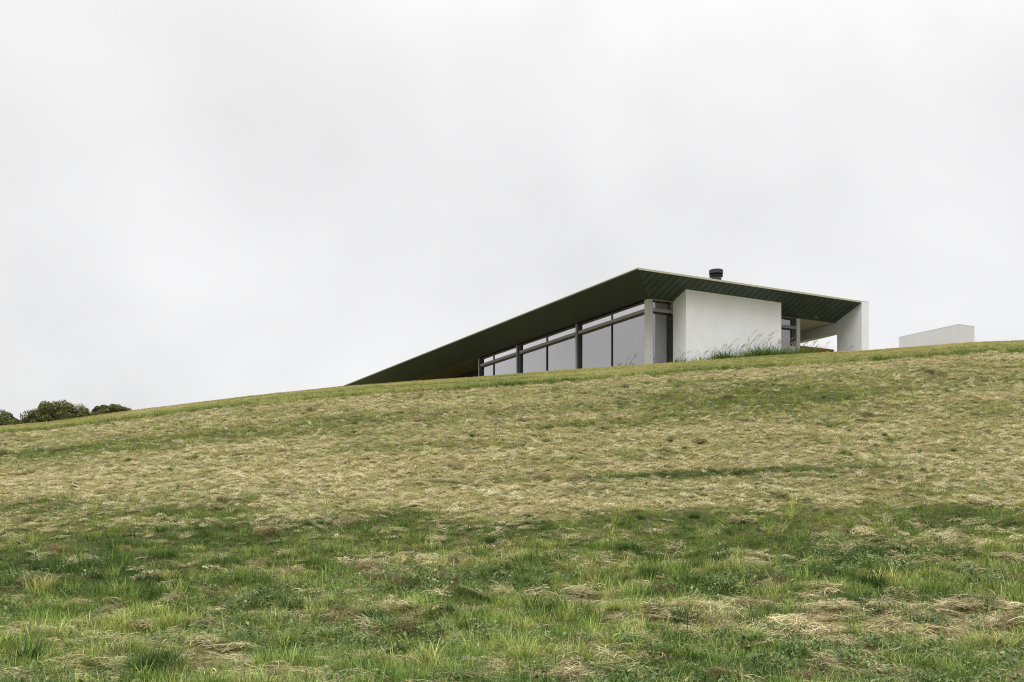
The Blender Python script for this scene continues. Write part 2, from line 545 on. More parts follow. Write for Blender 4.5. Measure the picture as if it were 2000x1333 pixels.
# end wall with its tall pier in front and the wide opening onto the terrace
YO0, YO1, ZO = 1.73, 9.0, 11.18 + .055 + EYE
ew = MB()
ew.box(XP, XQ, 0, YO0, Z0, ZT - .012)
end_wall = ew.build('end_wall', M['render'], house, bevel=.008)
tag(end_wall)
MB().box(XP, XQ, YO0 + .0005, YO1, ZO, ZT - .02).build('lintel', M['render'], end_wall)
MB().box(XP, XQ, YO1 + .0005, YE, Z0, ZT - .02).build('rear_wall_panel', M['render'], end_wall)
MB().box(XP, XQ, YO0 + .0005, YO1, Z0, 9.35 + EYE).build('opening_sill', M['render'], end_wall)
MB().box(XP - .001, XQ + .006, -.006, YE, ZT - .012, ZT + .006).build('coping', M['fascia'], end_wall)

# ceilings
MB().box(2.25, XP - .002, OV + .02, 20.2, ZI + .0, ZI + .02).build('ceiling', M['ceiling'], house)
MB().box(OV + .004, 3.78, 20.45, YE - .3, ZI - .012, ZI + .02).build('porch_ceiling', M['olive'], house)
MB().box(3.80, 3.95, 20.45, YE - .3, Z0, ZI + .02).build('porch_wall', M['void'], house)
MB().box(2.3, 11.5, 20.22, 20.4, Z0, ZI - .001).build('cross_wall', M['interior'], house)
# interior
MB().box(2.25, 11.55, OV + .15, 20.2, FLOOR - .3, FLOOR).build('floor_slab', M['floor'], house)
MB().box(11.56, XP - .002, OV + .15, YO1 + .5, FLOOR + .2, FLOOR + .6).build('terrace_slab', M['floor'], house)
MB().box(9.0, 9.2, 3.65, 20.2, FLOOR, ZI - .001).build('core_wall', M['interior'], house)
MB().box(9.22, XP - .002, YO1 + .5, YO1 + .7, FLOOR, ZI - .001).build('terrace_back_wall', M['interior'], house)

# corner column and the column at the terrace
MB().box(OV + .06, OV + .35, OV + .06, OV + .35, Z0, ZI + .006).build('column', M['concrete'], house, bevel=.006)
MB().box(11.40, 11.65, OV + .03, OV + .28, Z0, ZI + .006).build('column', M['concrete'], house, bevel=.006)

# left glazing: three bays between posts
GXP = OV + .24                                # glass plane
ZTR = 11.34 + EYE                            # top of the transom
posts = [8.55, 15.25, 20.35]
mull = [5.32, 11.95, 18.55]
for k, y in enumerate(posts):
    p = MB().box(OV + .06, OV + .27, y - .06, y + .06, Z0, ZI + .004).build('post', M['steel'], house, bevel=.004)
    MB().box(OV + .14, OV + .30, y - .30 if k == 1 else y - .20, y - .062, Z0, ZI - .004).build('jamb', M['frame'], p)
    if k < 2:
        MB().box(OV + .14, OV + .30, y + .062, y + .13, Z0, ZI - .004).build('jamb', M['frame'], p)
bays = [(OV + .352, posts[0] - .201), (posts[0] + .131, posts[1] - .301), (posts[1] + .131, posts[2] - .201)]
for (ya, yb), ym in zip(bays, mull):
    wdw = MB().box(OV + .16, OV + .30, ya, yb, ZI - .075, ZI - .003).build('window', M['frame'], house)       # head of the frame
    MB().box(OV + .08, OV + .225, ya, yb, ZTR - .15, ZTR).build('transom', M['steel'], wdw, bevel=.004)
    MB().box(OV + .15, OV + .29, ya, yb, ZTR - .205, ZTR - .152).build('transom_frame', M['frame'], wdw)
    MB().box(OV + .19, OV + .27, ym - .03, ym + .03, ZTR + .002, ZI - .077).build('mullion', M['mullion'], wdw)
    MB().box(OV + .19, OV + .27, ym - .035, ym + .035, Z0, ZTR - .207).build('mullion', M['frame'], wdw)
    for a, b_ in ((ya, ym - .036), (ym + .036, yb)):
        tl = random.uniform(-.012, .012)
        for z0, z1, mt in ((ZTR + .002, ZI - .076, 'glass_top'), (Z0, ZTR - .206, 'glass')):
            MB().hexa([(GXP + tl, a, z0), (GXP + .012 + tl, a, z0), (GXP + .012 - tl, b_, z0), (GXP - tl, b_, z0)],
                      [(GXP + tl, a, z1), (GXP + .012 + tl, a, z1), (GXP + .012 - tl, b_, z1), (GXP - tl, b_, z1)]).build('pane', M[mt], wdw)

# short glazed return between the corner column and the white wall
wdw = MB().box(OV + .352, X1 - .002, OV + .16, OV + .30, ZI - .075, ZI - .003).build('window', M['frame'], house)
MB().box(OV + .352, X1 + .0, OV + .06, OV + .21, ZTR - .15, ZTR).build('transom', M['steel'], wdw, bevel=.004)
MB().box(OV + .352, X1 - .002, OV + .14, OV + .29, ZTR - .205, ZTR - .152).build('transom_frame', M['frame'], wdw)
MB().box(X1 - .06, X1 - .002, OV + .002, OV + .29, Z0, ZTR - .207).build('jamb', M['frame'], wdw)
for z0, z1, mt in ((ZTR + .002, ZI - .076, 'glass_dark'), (Z0, ZTR - .206, 'glass_dark')):
    MB().box(OV + .353, X1 - .062, OV + .222, OV + .234, z0, z1).build('pane', M[mt], wdw)

# window right of the white wall, over a low parapet, and the glazed side of that room
ZS = 10.30 + EYE
MB().box(X2 + .002, 11.398, OV + .10, OV + .32, Z0, ZS).build('parapet', M['render_grey'], house)
wdw = MB().box(X2 + .002, 11.398, OV + .12, OV + .28, ZI - .075, ZI - .003).build('window', M['frame'], house)
MB().box(X2 + .002, 11.398, OV + .06, OV + .22, ZTR - .15, ZTR).build('transom', M['steel'], wdw, bevel=.004)
MB().box(X2 + .002, 11.398, OV + .14, OV + .28, ZTR - .205, ZTR - .152).build('transom_frame', M['frame'], wdw)
MB().box(11.18, 11.396, OV + .12, OV + .30, ZS + .001, ZI - .077).build('jamb', M['frame'], wdw)
for z0, z1 in ((ZTR + .002, ZI - .076), (ZS + .002, ZTR - .206)):
    MB().box(X2 + .003, 11.178, OV + .20, OV + .212, z0, z1).build('pane', M['glass_clear'], wdw)
wdw = MB().box(11.42, 11.54, OV + .30, YO1 + .4, ZI - .075, ZI - .003).build('window', M['frame'], house)
MB().box(11.42, 11.54, OV + .30, YO1 + .4, ZTR - .18, ZTR - .02).build('transom', M['steel'], wdw)
MB().box(11.47, 11.482, OV + .30, YO1 + .4, ZTR - .018, ZI - .076).build('pane', M['glass_clear'], wdw)
MB().box(11.47, 11.482, OV + .30, YO1 + .4, ZS - .6, ZTR - .182).build('pane', M['glass_clear'], wdw)

# red-brown brick upstand along the terrace
bk = MB()
zb = 10.35 + EYE
x = 11.66
k = 0
while x < XP - .11:
    d = random.uniform(-.008, .008)
    bk.box(x, x + .098, OV + .02 + d, OV + .13 + d, zb - .22 + random.uniform(-.004, .004), zb + random.uniform(-.012, .006))
    x += .112
for z in range(4):
    zz = zb - .232 - .075 * (z + 1)
    x = 11.66 - (.11 if z % 2 else 0)
    while x < XP - .02:
        bk.box(max(x, 11.66), min(x + .215, XP - .004), OV + .02, OV + .13, zz, zz + .062)
        x += .228
bo = bk.build('brick_upstand', M['brick'], house)
tag(bo, kind='stuff')
MB().box(11.655, XP - .004, OV + .035, OV + .16, Z0, zb - .02).build('brick_backing', M['render_grey'], house)

# ------------------------------------------------------------------ white block on the brow, right of the house
def px_ray(u):
    return (u - 1000) / 2058
bx0 = Vector((.4237 * 62, 62))
c_, s_ = math.cos(H_ANG), math.sin(H_ANG)
bl = link('garden_wall', None)
bl.location = (bx0.x, bx0.y, 0)
bl.rotation_euler = (0, 0, H_ANG)
zb_top = (1061.5 - 633.2) / 2058 * 62 + EYE
wl = MB().box(0, 1.40, 0, 4.42, Z0, zb_top - .03).build('wall', M['render_block'], bl, bevel=.008)
MB().box(-.006, 1.406, -.006, 4.426, zb_top - .029, zb_top).build('coping', M['render_block'], bl, bevel=.004)
tag(bl, 'thick white rendered block of wall standing alone on the brow right of the house', 'wall', kind='thing')

# ------------------------------------------------------------------ foliage materials
def leaf_mat(name, attr_type='GEOMETRY', trans=.3, rough=.6, spec=.25):
    """leaf colour = tint of the plant x shade of the single blade"""
    m, t, b = nodes_of(name)
    L = t.links
    o = [n for n in t.nodes if n.type == 'OUTPUT_MATERIAL'][0]
    a = t.nodes.new('ShaderNodeAttribute'); a.attribute_name = 'tint'; a.attribute_type = attr_type
    s = t.nodes.new('ShaderNodeAttribute'); s.attribute_name = 'shade'
    mx = t.nodes.new('ShaderNodeVectorMath'); mx.operation = 'MULTIPLY'
    L.new(a.outputs['Vector' if attr_type == 'INSTANCER' else 'Color'], mx.inputs[0]); L.new(s.outputs['Color'], mx.inputs[1])
    L.new(mx.outputs[0], b.inputs['Base Color'])
    b.inputs['Roughness'].default_value = rough
    b.inputs['Specular IOR Level'].default_value = spec
    tr = t.nodes.new('ShaderNodeBsdfTranslucent')
    L.new(mx.outputs[0], tr.inputs['Color'])
    ms = t.nodes.new('ShaderNodeMixShader'); ms.inputs[0].default_value = trans
    L.new(b.outputs[0], ms.inputs[1]); L.new(tr.outputs[0], ms.inputs[2])
    L.new(ms.outputs[0], o.inputs['Surface'])
    return m

class Leaves:
    """many blades in one mesh, with a colour for each"""
    def __init__(self):
        self.v, self.f, self.c = [], [], []
    def strip(self, pts, widths, side, col):
        n = len(self.v)
        k = len(pts)
        for p, w_ in zip(pts, widths):
            if w_ <= 0:
                self.v.append(tuple(p)); self.c.append(col)
            else:
                self.v.append(tuple(p - side * w_)); self.v.append(tuple(p + side * w_)); self.c += [col, col]
        i = n
        for j in range(k - 1):
            if widths[j + 1] > 0:
                self.f.append((i, i + 1, i + 3, i + 2)); i += 2
            else:
                self.f.append((i, i + 1, i + 2)); i += 2
    def blade(self, base, az, length, lean, curl, width, col, segs=3):
        """a grass blade: starts at BASE, leans LEAN from vertical towards AZ and bends over by CURL"""
        d = Vector((math.cos(az), math.sin(az), 0))
        side = Vector((-math.sin(az), math.cos(az), 0))
        p = Vector(base)
        pts, ws = [p.copy()], [width]
        for j in range(segs):
            a = lean + curl * (j + .5) / segs
            p = p + (d * math.sin(a) + Vector((0, 0, math.cos(a)))) * (length / segs)
            pts.append(p.copy())
            ws.append(width * (1 - ((j + 1) / segs) ** 1.6) if j < segs - 1 else 0)
        self.strip(pts, ws, side, col)
    def card(self, c, n_, size, col, rot=0.0):
        n_ = n_.normalized()
        a = n_.orthogonal().normalized()
        b = n_.cross(a)
        ca, sa = math.cos(rot), math.sin(rot)
        a, b = a * ca + b * sa, b * ca - a * sa
        k = len(self.v)
        for p in (c - a * size, c - b * size * .55 + n_ * size * .15, c + a * size, c + b * size * .55 + n_ * size * .15):
            self.v.append(tuple(p)); self.c.append(col)
        self.f.append((k, k + 1, k + 2, k + 3))
    def mesh(self, name, attr='shade'):
        m = bpy.data.meshes.new(name)
        m.from_pydata(self.v, [], self.f)
        at = m.color_attributes.new(attr, 'FLOAT_COLOR', 'POINT')
        at.data.foreach_set('color', np.array([(*c, 1) for c in self.c], np.float32).ravel())
        m.update()
        return m

# ------------------------------------------------------------------ sward: source tufts
M['grass'] = leaf_mat('grass_blade', 'INSTANCER', .28)
M['hay'] = leaf_mat('hay_strand', 'INSTANCER', .15, .75, .15)
M['weed'] = leaf_mat('broad_leaf', 'INSTANCER', .25, .5, .35)
def shade(lo=.6, hi=1.35, warm=.12):
    s = random.uniform(lo, hi)
    w_ = random.uniform(-warm, warm)
    return (s * (1 + w_), s, s * (1 - w_))

def src_collection(name, meshes, mat):
    col = bpy.data.collections.new(name)
    for i, m in enumerate(meshes):
        m.materials.append(mat)
        o = bpy.data.objects.new(f'{name}_{i:02d}', m)
        col.objects.link(o)
    return col

def grass_tuft(n, h0, h1, rad, width, lean=.45):
    t = Leaves()
    for _ in range(n):
        a, rr = random.uniform(0, 6.283), rad * math.sqrt(random.random())
        out_a = a + random.gauss(0, .7)
        L_ = random.uniform(h0, h1) * (1 if random.random() < .85 else 1.25)
        t.blade((rr * math.cos(a), rr * math.sin(a), -.015), out_a, L_, random.uniform(.02, lean) + rr / max(rad, .01) * .15,
                random.uniform(.1, 1.5), width * random.uniform(.6, 1.3), shade(.4, 1.65))
        if random.random() < .18:             # a dead blade among the green
            t.blade((rr * math.cos(a), rr * math.sin(a), -.01), out_a + 1.5, L_ * .8, random.uniform(.7, 1.3), .6, width * .8, (2.1, 1.45, 1.7))
    return t.mesh('grass_tuft')
def hay_tuft(n, rad, l0, l1, rise, width):
    t = Leaves()
    main = random.uniform(0, 6.283)
    for _ in range(n):
        a, rr = random.uniform(0, 6.283), rad * math.sqrt(random.random())
        az = main + random.gauss(0, .8) if random.random() < .6 else random.uniform(0, 6.283)
        L_ = random.uniform(l0, l1)
        z0 = random.uniform(-.01, rise) * (1 - .5 * rr / rad)
        d = Vector((math.cos(az), math.sin(az), 0))
        bend = random.uniform(-.5, .5)
        p = Vector((rr * math.cos(a), rr * math.sin(a), z0)) - d * L_ * .5
        arch = random.uniform(.0, .35) * L_ * .4
        pts = []
        for j in range(4):
            s = j / 3
            q = p + d * (L_ * s) + Vector((-d.y, d.x, 0)) * (bend * L_ * (s - s * s))
            q.z = z0 + arch * (1 - (2 * s - 1) ** 2) + random.uniform(-.006, .006)
            pts.append(q)
        sd_ = Vector((-d.y, d.x, random.uniform(-.8, .8))).normalized()
        w_ = width * random.uniform(.6, 1.3)
        t.strip(pts, [w_ * .6, w_, w_ * .9, w_ * .4], sd_, shade(.42, 1.28, .06))
    return t.mesh('hay_tuft')
def weed_tuft(n, size, spread):
    t = Leaves()
    for _ in range(n):
        a, rr = random.uniform(0, 6.283), spread * math.sqrt(random.random())
        h = random.uniform(.02, .11)
        c = Vector((rr * math.cos(a), rr * math.sin(a), h))
        nrm = Vector((math.cos(a) * .6 + random.gauss(0, .35), math.sin(a) * .6 + random.gauss(0, .35), 1)).normalized()
        u_ = Vector((math.cos(a), math.sin(a), 0)); u_ = (u_ - nrm * u_.dot(nrm)).normalized()
        v_ = nrm.cross(u_)
        s = size * random.uniform(.55, 1.3)
        col = shade(.65, 1.35, .08)
        k = len(t.v)
        prof = [(-1, 0), (-.55, .38), (.05, .5), (.6, .32), (1.0, 0)]
        for du, dv in prof:
            droop = -.25 * max(du, 0) ** 2
            t.v.append(tuple(c + u_ * du * s + v_ * dv * s + nrm * (droop + .10) * s)); t.c.append(col)
        for du, dv in prof[1:-1]:
            droop = -.25 * max(du, 0) ** 2
            t.v.append(tuple(c + u_ * du * s - v_ * dv * s + nrm * (droop + .10) * s)); t.c.append(col)
            # midrib lies a little lower
        for du in (-.55, .05, .6):
            t.v.append(tuple(c + u_ * du * s + nrm * (-.25 * max(du, 0) ** 2) * s)); t.c.append((col[0] * 1.1, col[1] * 1.1, col[2] * 1.1))
        # 0 base,1,2,3 right,4 tip,5,6,7 left,8,9,10 rib
        t.f += [(k, k+1, k+8), (k+1, k+2, k+9, k+8), (k+2, k+3, k+10, k+9), (k+3, k+4, k+10),
                (k, k+8, k+5), (k+5, k+8, k+9, k+6), (k+6, k+9, k+10, k+7), (k+7, k+10, k+4)]
    return t.mesh('weed')
def stem_tuft():
    t = Leaves()
    for _ in range(random.randint(1, 3)):
        t.blade((random.gauss(0, .03), random.gauss(0, .03), 0), random.uniform(0, 6.28), random.uniform(.25, .45), random.uniform(.02, .5),
                random.uniform(0, .4), .0022, shade(.8, 1.25, .05), 4)
    return t.mesh('stem')

SRC_GRASS = src_collection('grass_tufts', [grass_tuft(30, .10, .24, .075, .0036) for _ in range(5)] + [grass_tuft(30, .035, .085, .10, .0036, .7) for _ in range(4)], M['grass'])
SRC_HAY = src_collection('hay_tufts', [hay_tuft(60, .17, .10, .30, .055, .0026) for _ in range(5)] + [hay_tuft(44, .11, .05, .14, .04, .0034) for _ in range(4)], M['hay'])
SRC_WEED = src_collection('weeds', [weed_tuft(20, .019, .11) for _ in range(3)] + [weed_tuft(12, .030, .08) for _ in range(2)], M['weed'])
SRC_STEM = src_collection('stems', [stem_tuft() for _ in range(5)], M['hay'])

def scatter(name, pts, rot, scl, idx, tint, col, label, cat):
    m = bpy.data.meshes.new(name)
    n = len(pts)
    m.vertices.add(n)
    m.vertices.foreach_set('co', pts.astype(np.float32).ravel())
    for nm, ty, arr in (('rot', 'FLOAT_VECTOR', rot), ('scl', 'FLOAT_VECTOR', scl), ('tint', 'FLOAT_VECTOR', tint)):
        at = m.attributes.new(nm, ty, 'POINT')
        at.data.foreach_set('vector', arr.astype(np.float32).ravel())
    at = m.attributes.new('idx', 'INT', 'POINT')
    at.data.foreach_set('value', idx.astype(np.int32))
    o = link(name, m)
    g = bpy.data.node_groups.new(name + '_nodes', 'GeometryNodeTree')
    g.interface.new_socket('Geometry', in_out='INPUT', socket_type='NodeSocketGeometry')
    g.interface.new_socket('Geometry', in_out='OUTPUT', socket_type='NodeSocketGeometry')
    N = g.nodes.new
    gi, go = N('NodeGroupInput'), N('NodeGroupOutput')
    ci = N('GeometryNodeCollectionInfo')
    ci.inputs['Collection'].default_value = col
    ci.inputs['Separate Children'].default_value = True
    ci.inputs['Reset Children'].default_value = True
    iop = N('GeometryNodeInstanceOnPoints')
    iop.inputs['Pick Instance'].default_value = True
    def attr(nm, ty):
        a = N('GeometryNodeInputNamedAttribute')
        a.data_type = ty
        a.inputs['Name'].default_value = nm
        return a.outputs['Attribute']
    e2r = N('FunctionNodeEulerToRotation')
    L = g.links.new
    L(attr('rot', 'FLOAT_VECTOR'), e2r.inputs[0])
    L(gi.outputs[0], iop.inputs['Points'])
    L(ci.outputs[0], iop.inputs['Instance'])
    L(attr('idx', 'INT'), iop.inputs['Instance Index'])
    L(e2r.outputs[0], iop.inputs['Rotation'])
    L(attr('scl', 'FLOAT_VECTOR'), iop.inputs['Scale'])
    L(iop.outputs[0], go.inputs[0])
    md = o.modifiers.new('scatter', 'NODES')
    md.node_group = g
    return tag(o, label, cat, kind='stuff')

def sample(y0, y1, dens):
    """even random points on the slope in front of and beside the view"""
    hw1 = .53 * y1 + 2.5
    n = int(2 * hw1 * (y1 - y0) * dens)
    x = RNG.uniform(-hw1, hw1, n)
    y = RNG.uniform(y0, y1, n)
    k = np.abs(x) < .53 * y + 2.5
    X, Y = to_house(x, y)
    k &= ~((X > 1.7) & (Y > .8))
    return x[k], y[k]
def lerp3(t, stops):
    p = [s[0] for s in stops]
    return np.stack([np.interp(t, p, [s[1][i] for s in stops]) for i in range(3)], 1)

def slope_rot(x, y, tilt):
    e = .15
    zx = (hill(x + e, y) - hill(x - e, y)) / (2 * e)
    zy = (hill(x, y + e) - hill(x, y - e)) / (2 * e)
    # small rotations about x and y follow the slope; then a spin about the plant's own axis is applied first
    return np.stack([np.arctan(zy) + RNG.normal(0, tilt, len(x)), -np.arctan(zx) + RNG.normal(0, tilt, len(x)), RNG.uniform(-3.14, 3.14, len(x))], 1)

HAY_STOPS = [(0, (.29, .235, .12)), (.25, (.56, .475, .265)), (.55, (.77, .675, .41)), (1, (.83, .745, .475))]
GRASS_STOPS = [(0, (.060, .112, .025)), (.35, (.155, .235, .046)), (.65, (.300, .360, .088)), (1, (.53, .505, .20))]

# hay
P = [sample(8.6, 17, 75), sample(17, 36.6, 62)]
x = np.concatenate([p[0] for p in P]); y = np.concatenate([p[1] for p in P])
H = hayness(x, y)
cl = fbm(x * 2.6, y * 3.4, 91, 3)
keep = (RNG.random(len(x)) < (H ** 1.1) * (.5 + 1.3 * sstep(.34, .54, cl)) + .05) & (y < lip(x) + .05)
x, y, H, cl = x[keep], y[keep], H[keep], cl[keep]
z = ground_z(x, y, H)
tone = .62 + (fbm(x * .4, y * .9, 95, 3) - .5) * .7 + (fbm(x * 2.2, y * 3.0, 97, 2) - .5) * (.7 - .35 * sstep(17, 21, y)) + RNG.normal(0, .10, len(x)) + .10 * (H - .5)
brown = sstep(34.0, 35.3, y) * .18 + (1 - sstep(14.5, 17.5, y)) * .10
tone = np.clip(tone - brown, 0, 1)
tint = lerp3(tone, HAY_STOPS) * RNG.uniform(.85, 1.15, len(x))[:, None]
gmix = np.clip((1 - H) * .8, 0, .6)[:, None] * RNG.random(len(x))[:, None]
tint = tint * (1 - gmix) + np.array([.26, .29, .10]) * gmix
sc = RNG.uniform(.75, 1.25, len(x)) * (1 - .2 * sstep(18, 21, y))
scatter('cut_hay', np.stack([x, y, z + .005], 1), slope_rot(x, y, .16), np.stack([sc, sc, sc * RNG.uniform(.7, 1.5, len(x))], 1),
        np.where(RNG.random(len(x)) < .75 * sstep(16, 20, y), RNG.integers(5, 9, len(x)), RNG.integers(0, 9, len(x))), tint, SRC_HAY, 'dry straw coloured cut hay lying over the slope', 'hay')

# grass of the rough slope
P = [sample(8.6, 13, 125), sample(13, 21, 115), sample(21, 36.6, 75)]
x = np.concatenate([p[0] for p in P]); y = np.concatenate([p[1] for p in P])
H = hayness(x, y)
cl = fbm(x * 1.9, y * 2.4, 101, 3)
mown = sstep(17.0, 22.0, y + 1.6 * (fbm(x * .5, y * .5, 141, 3) - .5) * 2)                    # above the green band the sward is short stubble
band = sstep(14.2, 15.4, y) * (1 - mown)
keep = (RNG.random(len(x)) < np.maximum(np.clip((1.22 - H) * (.22 + .45 * band + 1.5 * sstep(.38, .58, cl)), .03, 1), .62 * mown)) & (y < lip(x) + .1)
x, y, H, cl, mown, band = x[keep], y[keep], H[keep], cl[keep], mown[keep], band[keep]
z = ground_z(x, y, H)
tone = .40 + (fbm(x * .35 + 4, y * .8, 103, 3) - .5) * .9 + (fbm(x * 1.8, y * 2.3, 105, 2) - .5) * .7 + RNG.normal(0, .09, len(x))
tone = tone + .28 * H + .20 * sstep(21, 26, y) + .02 * band - .06 * (1 - sstep(13, 15, y))
for px_, py_, rx, ry, d in ((0.2, 11.0, 1.3, .9, .35), (4.0, 22.7, 3.0, .35, -.5), (-4.5, 17.5, 3.5, 1.2, -.14), (5.5, 15.4, 1.6, .6, .3), (2.5, 10.6, 1.6, .5, -.25), (-1.0, 17.7, 1.6, .4, .25)):
    tone = tone + d * np.exp(-(((x - px_) / rx) ** 2 + ((y - py_) / ry) ** 2))
tint = lerp3(np.clip(tone, 0, 1), GRASS_STOPS) * RNG.uniform(.8, 1.2, len(x))[:, None]
tint = tint * (1 + .16 * (1 - sstep(13.5, 16.5, y)))[:, None]
st = (mown * np.clip(H * 1.05 - .24, 0, .8) * RNG.uniform(.5, 1, len(x)))[:, None]
tint = tint * (1 - st) + np.array([.72, .635, .36]) * RNG.uniform(.6, 1.15, len(x))[:, None] * st
tall = (1 - sstep(16, 20, y))
sc = RNG.uniform(.6, 1.1, len(x)) + .45 * tall * sstep(.5, .7, cl) * RNG.random(len(x))
idx = np.where(RNG.random(len(x)) < .10 + .65 * (1 - sstep(13, 17, y)) + .1 * tall, RNG.integers(0, 5, len(x)), RNG.integers(5, 9, len(x)))
idx = np.where((H > .6) & (RNG.random(len(x)) < .8), RNG.integers(5, 9, len(x)), idx)
scatter('meadow_grass', np.stack([x, y, z], 1), slope_rot(x, y, .12) * np.array([.4, .4, 1]), np.stack([sc, sc, sc * RNG.uniform(.75, 1.2, len(x))], 1),
        idx, tint, SRC_GRASS, 'green meadow grass growing through the cut hay on the slope', 'grass')

# separate tussocks: taller and darker or brighter than the sward around them
def clusters(cxs, cys, lo, hi, rad):
    n = RNG.integers(lo, hi, len(cxs))
    k = np.repeat(np.arange(len(cxs)), n)
    return cxs[k] + RNG.normal(0, 1, len(k)) * rad[k], cys[k] + RNG.normal(0, 1, len(k)) * rad[k], k
c1 = sample(8.7, 18.5, 3.4)
c2 = sample(18.5, 34.5, 1.6)
cxs = np.concatenate([c1[0], c2[0]]); cys = np.concatenate([c1[1], c2[1]])
kp = RNG.random(len(cxs)) < np.where(cys < 18.5, .25 + 1.5 * sstep(.45, .65, fbm(cxs * .5, cys * .7, 131, 2)), .8)
cxs, cys = cxs[kp], cys[kp]
far = sstep(15, 20, cys)
rad = RNG.uniform(.05, .13, len(cxs)) * (1 - .35 * far)
x, y, k = clusters(cxs, cys, 4, 14, rad)
ctone = np.where(RNG.random(len(cxs)) < .5 + .2 * far, RNG.uniform(-.05, .2, len(cxs)), RNG.uniform(.45, .85, len(cxs)))
tint = lerp3(np.clip(ctone[k] + RNG.normal(0, .07, len(x)), 0, 1), GRASS_STOPS) * RNG.uniform(.85, 1.2, len(x))[:, None]
csz = RNG.uniform(.7, 1.5, len(cxs)) * (1 - .6 * far)
sc = csz[k] * RNG.uniform(.7, 1.15, len(x))
scatter('grass_tussocks', np.stack([x, y, ground_z(x, y)], 1), slope_rot(x, y, .2) * np.array([.5, .5, 1]), np.stack([sc, sc, sc], 1), RNG.integers(0, 5, len(x)), tint, SRC_GRASS,
        'tall grass tussocks standing out of the sward', 'grass')
# small heaps of raked hay
c1 = sample(8.8, 16.5, .5)
c2 = sample(16.5, 35.4, .16)
cxs = np.concatenate([c1[0], c2[0]]); cys = np.concatenate([c1[1], c2[1]])
rad = RNG.uniform(.07, .18, len(cxs)) * (1 - .4 * sstep(15, 18, cys))
x, y, k = clusters(cxs, cys, 6, 16, rad)
dist = np.hypot(x - cxs[k], y - cys[k]) / rad[k]
ct = RNG.uniform(0, .75, len(cxs)) + .25 * sstep(15, 18, cys)
tint = lerp3(np.clip(ct[k] + RNG.normal(0, .08, len(x)), 0, 1), [(0, (.17, .13, .062)), (.4, (.38, .32, .16)), (1, (.70, .63, .35))])
sc = RNG.uniform(.5, .9, len(x))
kk = y < lip(x) - .1
zz = ground_z(x, y) + .07 * np.exp(-dist ** 2 / 1.5)
scatter('hay_heaps', np.stack([x, y, zz], 1)[kk], slope_rot(x, y, .35)[kk], np.stack([sc, sc, sc * 1.4], 1)[kk], RNG.integers(0, 5, len(x))[kk], tint[kk], SRC_HAY,
        'small brown heaps of raked hay on the grass', 'hay')

# broad-leaved weeds in the foreground
x, y = sample(8.6, 18, 90)
wd = fbm(x * .75, y * 1.0, 111, 3) + .25 * np.exp(-((x + 1.0) / 2.2) ** 2 - ((y - 15.4) / .7) ** 2) + .22 * np.exp(-((x - 3.2) / 1.6) ** 2 - ((y - 15.0) / .6) ** 2) \
     + .20 * np.exp(-((x + 4.0) / 2.0) ** 2 - ((y - 14.6) / .6) ** 2) + .2 * np.exp(-((x - 3.5) / 2) ** 2 - ((y - 10.6) / .6) ** 2)
keep = RNG.random(len(x)) < sstep(.50, .68, wd) * .85 * (1 - sstep(16, 18, y)) + .02
x, y = x[keep], y[keep]
z = ground_z(x, y)
tint = lerp3(np.clip(.4 + RNG.normal(0, .3, len(x)), 0, 1), [(0, (.075, .125, .034)), (.5, (.15, .205, .06)), (1, (.29, .33, .13))])
sc = RNG.uniform(.6, 1.2, len(x))
scatter('broadleaf_weeds', np.stack([x, y, z + .03], 1), slope_rot(x, y, .2), np.stack([sc, sc, sc], 1), RNG.integers(0, 5, len(x)), tint, SRC_WEED,
        'low broad leaved weeds and clover in the foreground grass', 'weeds')

# a few dry stems
x, y = sample(9, 19, 2.2)
z = ground_z(x, y)
tint = lerp3(RNG.random(len(x)), [(0, (.30, .24, .12)), (1, (.55, .48, .28))])
sc = RNG.uniform(.6, 1.2, len(x))
scatter('dry_stems', np.stack([x, y, z], 1), slope_rot(x, y, .1), np.stack([sc, sc, sc], 1), RNG.integers(0, 5, len(x)), tint, SRC_STEM,
        'thin dry stems standing above the foreground grass', 'stems')

# mown lawn on the brow with a longer green fringe along its lower edge
x, y = sample(35.3, 45.0, 60)
e = y - lip(x)
keep = e > -.02
x, y, e = x[keep], y[keep], e[keep]
z = ground_z(x, y)
fr = 1 - sstep(.25, 1.1, e)
dry = fbm(x * .30, y * .9, 121, 4)
tone = .50 + (dry - .5) * 1.3 + .22 * sstep(37.2, 38.8, y) - .20 * fr - .06 + RNG.normal(0, .08, len(x)) - .22 * sstep(-7, -17, x) * 0
tint = lerp3(np.clip(tone, 0, 1), [(0, (.12, .20, .04)), (.35, (.25, .31, .075)), (.65, (.42, .41, .15)), (1, (.62, .54, .28))]) * RNG.uniform(.85, 1.15, len(x))[:, None]
sc = RNG.uniform(.55, .8, len(x)) + .45 * fr * RNG.random(len(x))
idx = np.where(fr * RNG.random(len(x)) > .3, RNG.integers(0, 5, len(x)), RNG.integers(5, 9, len(x)))
scatter('lawn_grass', np.stack([x, y, z], 1), slope_rot(x, y, .1) * np.array([.4, .4, 1]), np.stack([sc * 1.3, sc * 1.3, sc * (.6 + .4 * fr)], 1), idx, tint, SRC_GRASS,
        'short mown lawn with a longer green fringe along the brow', 'lawn')

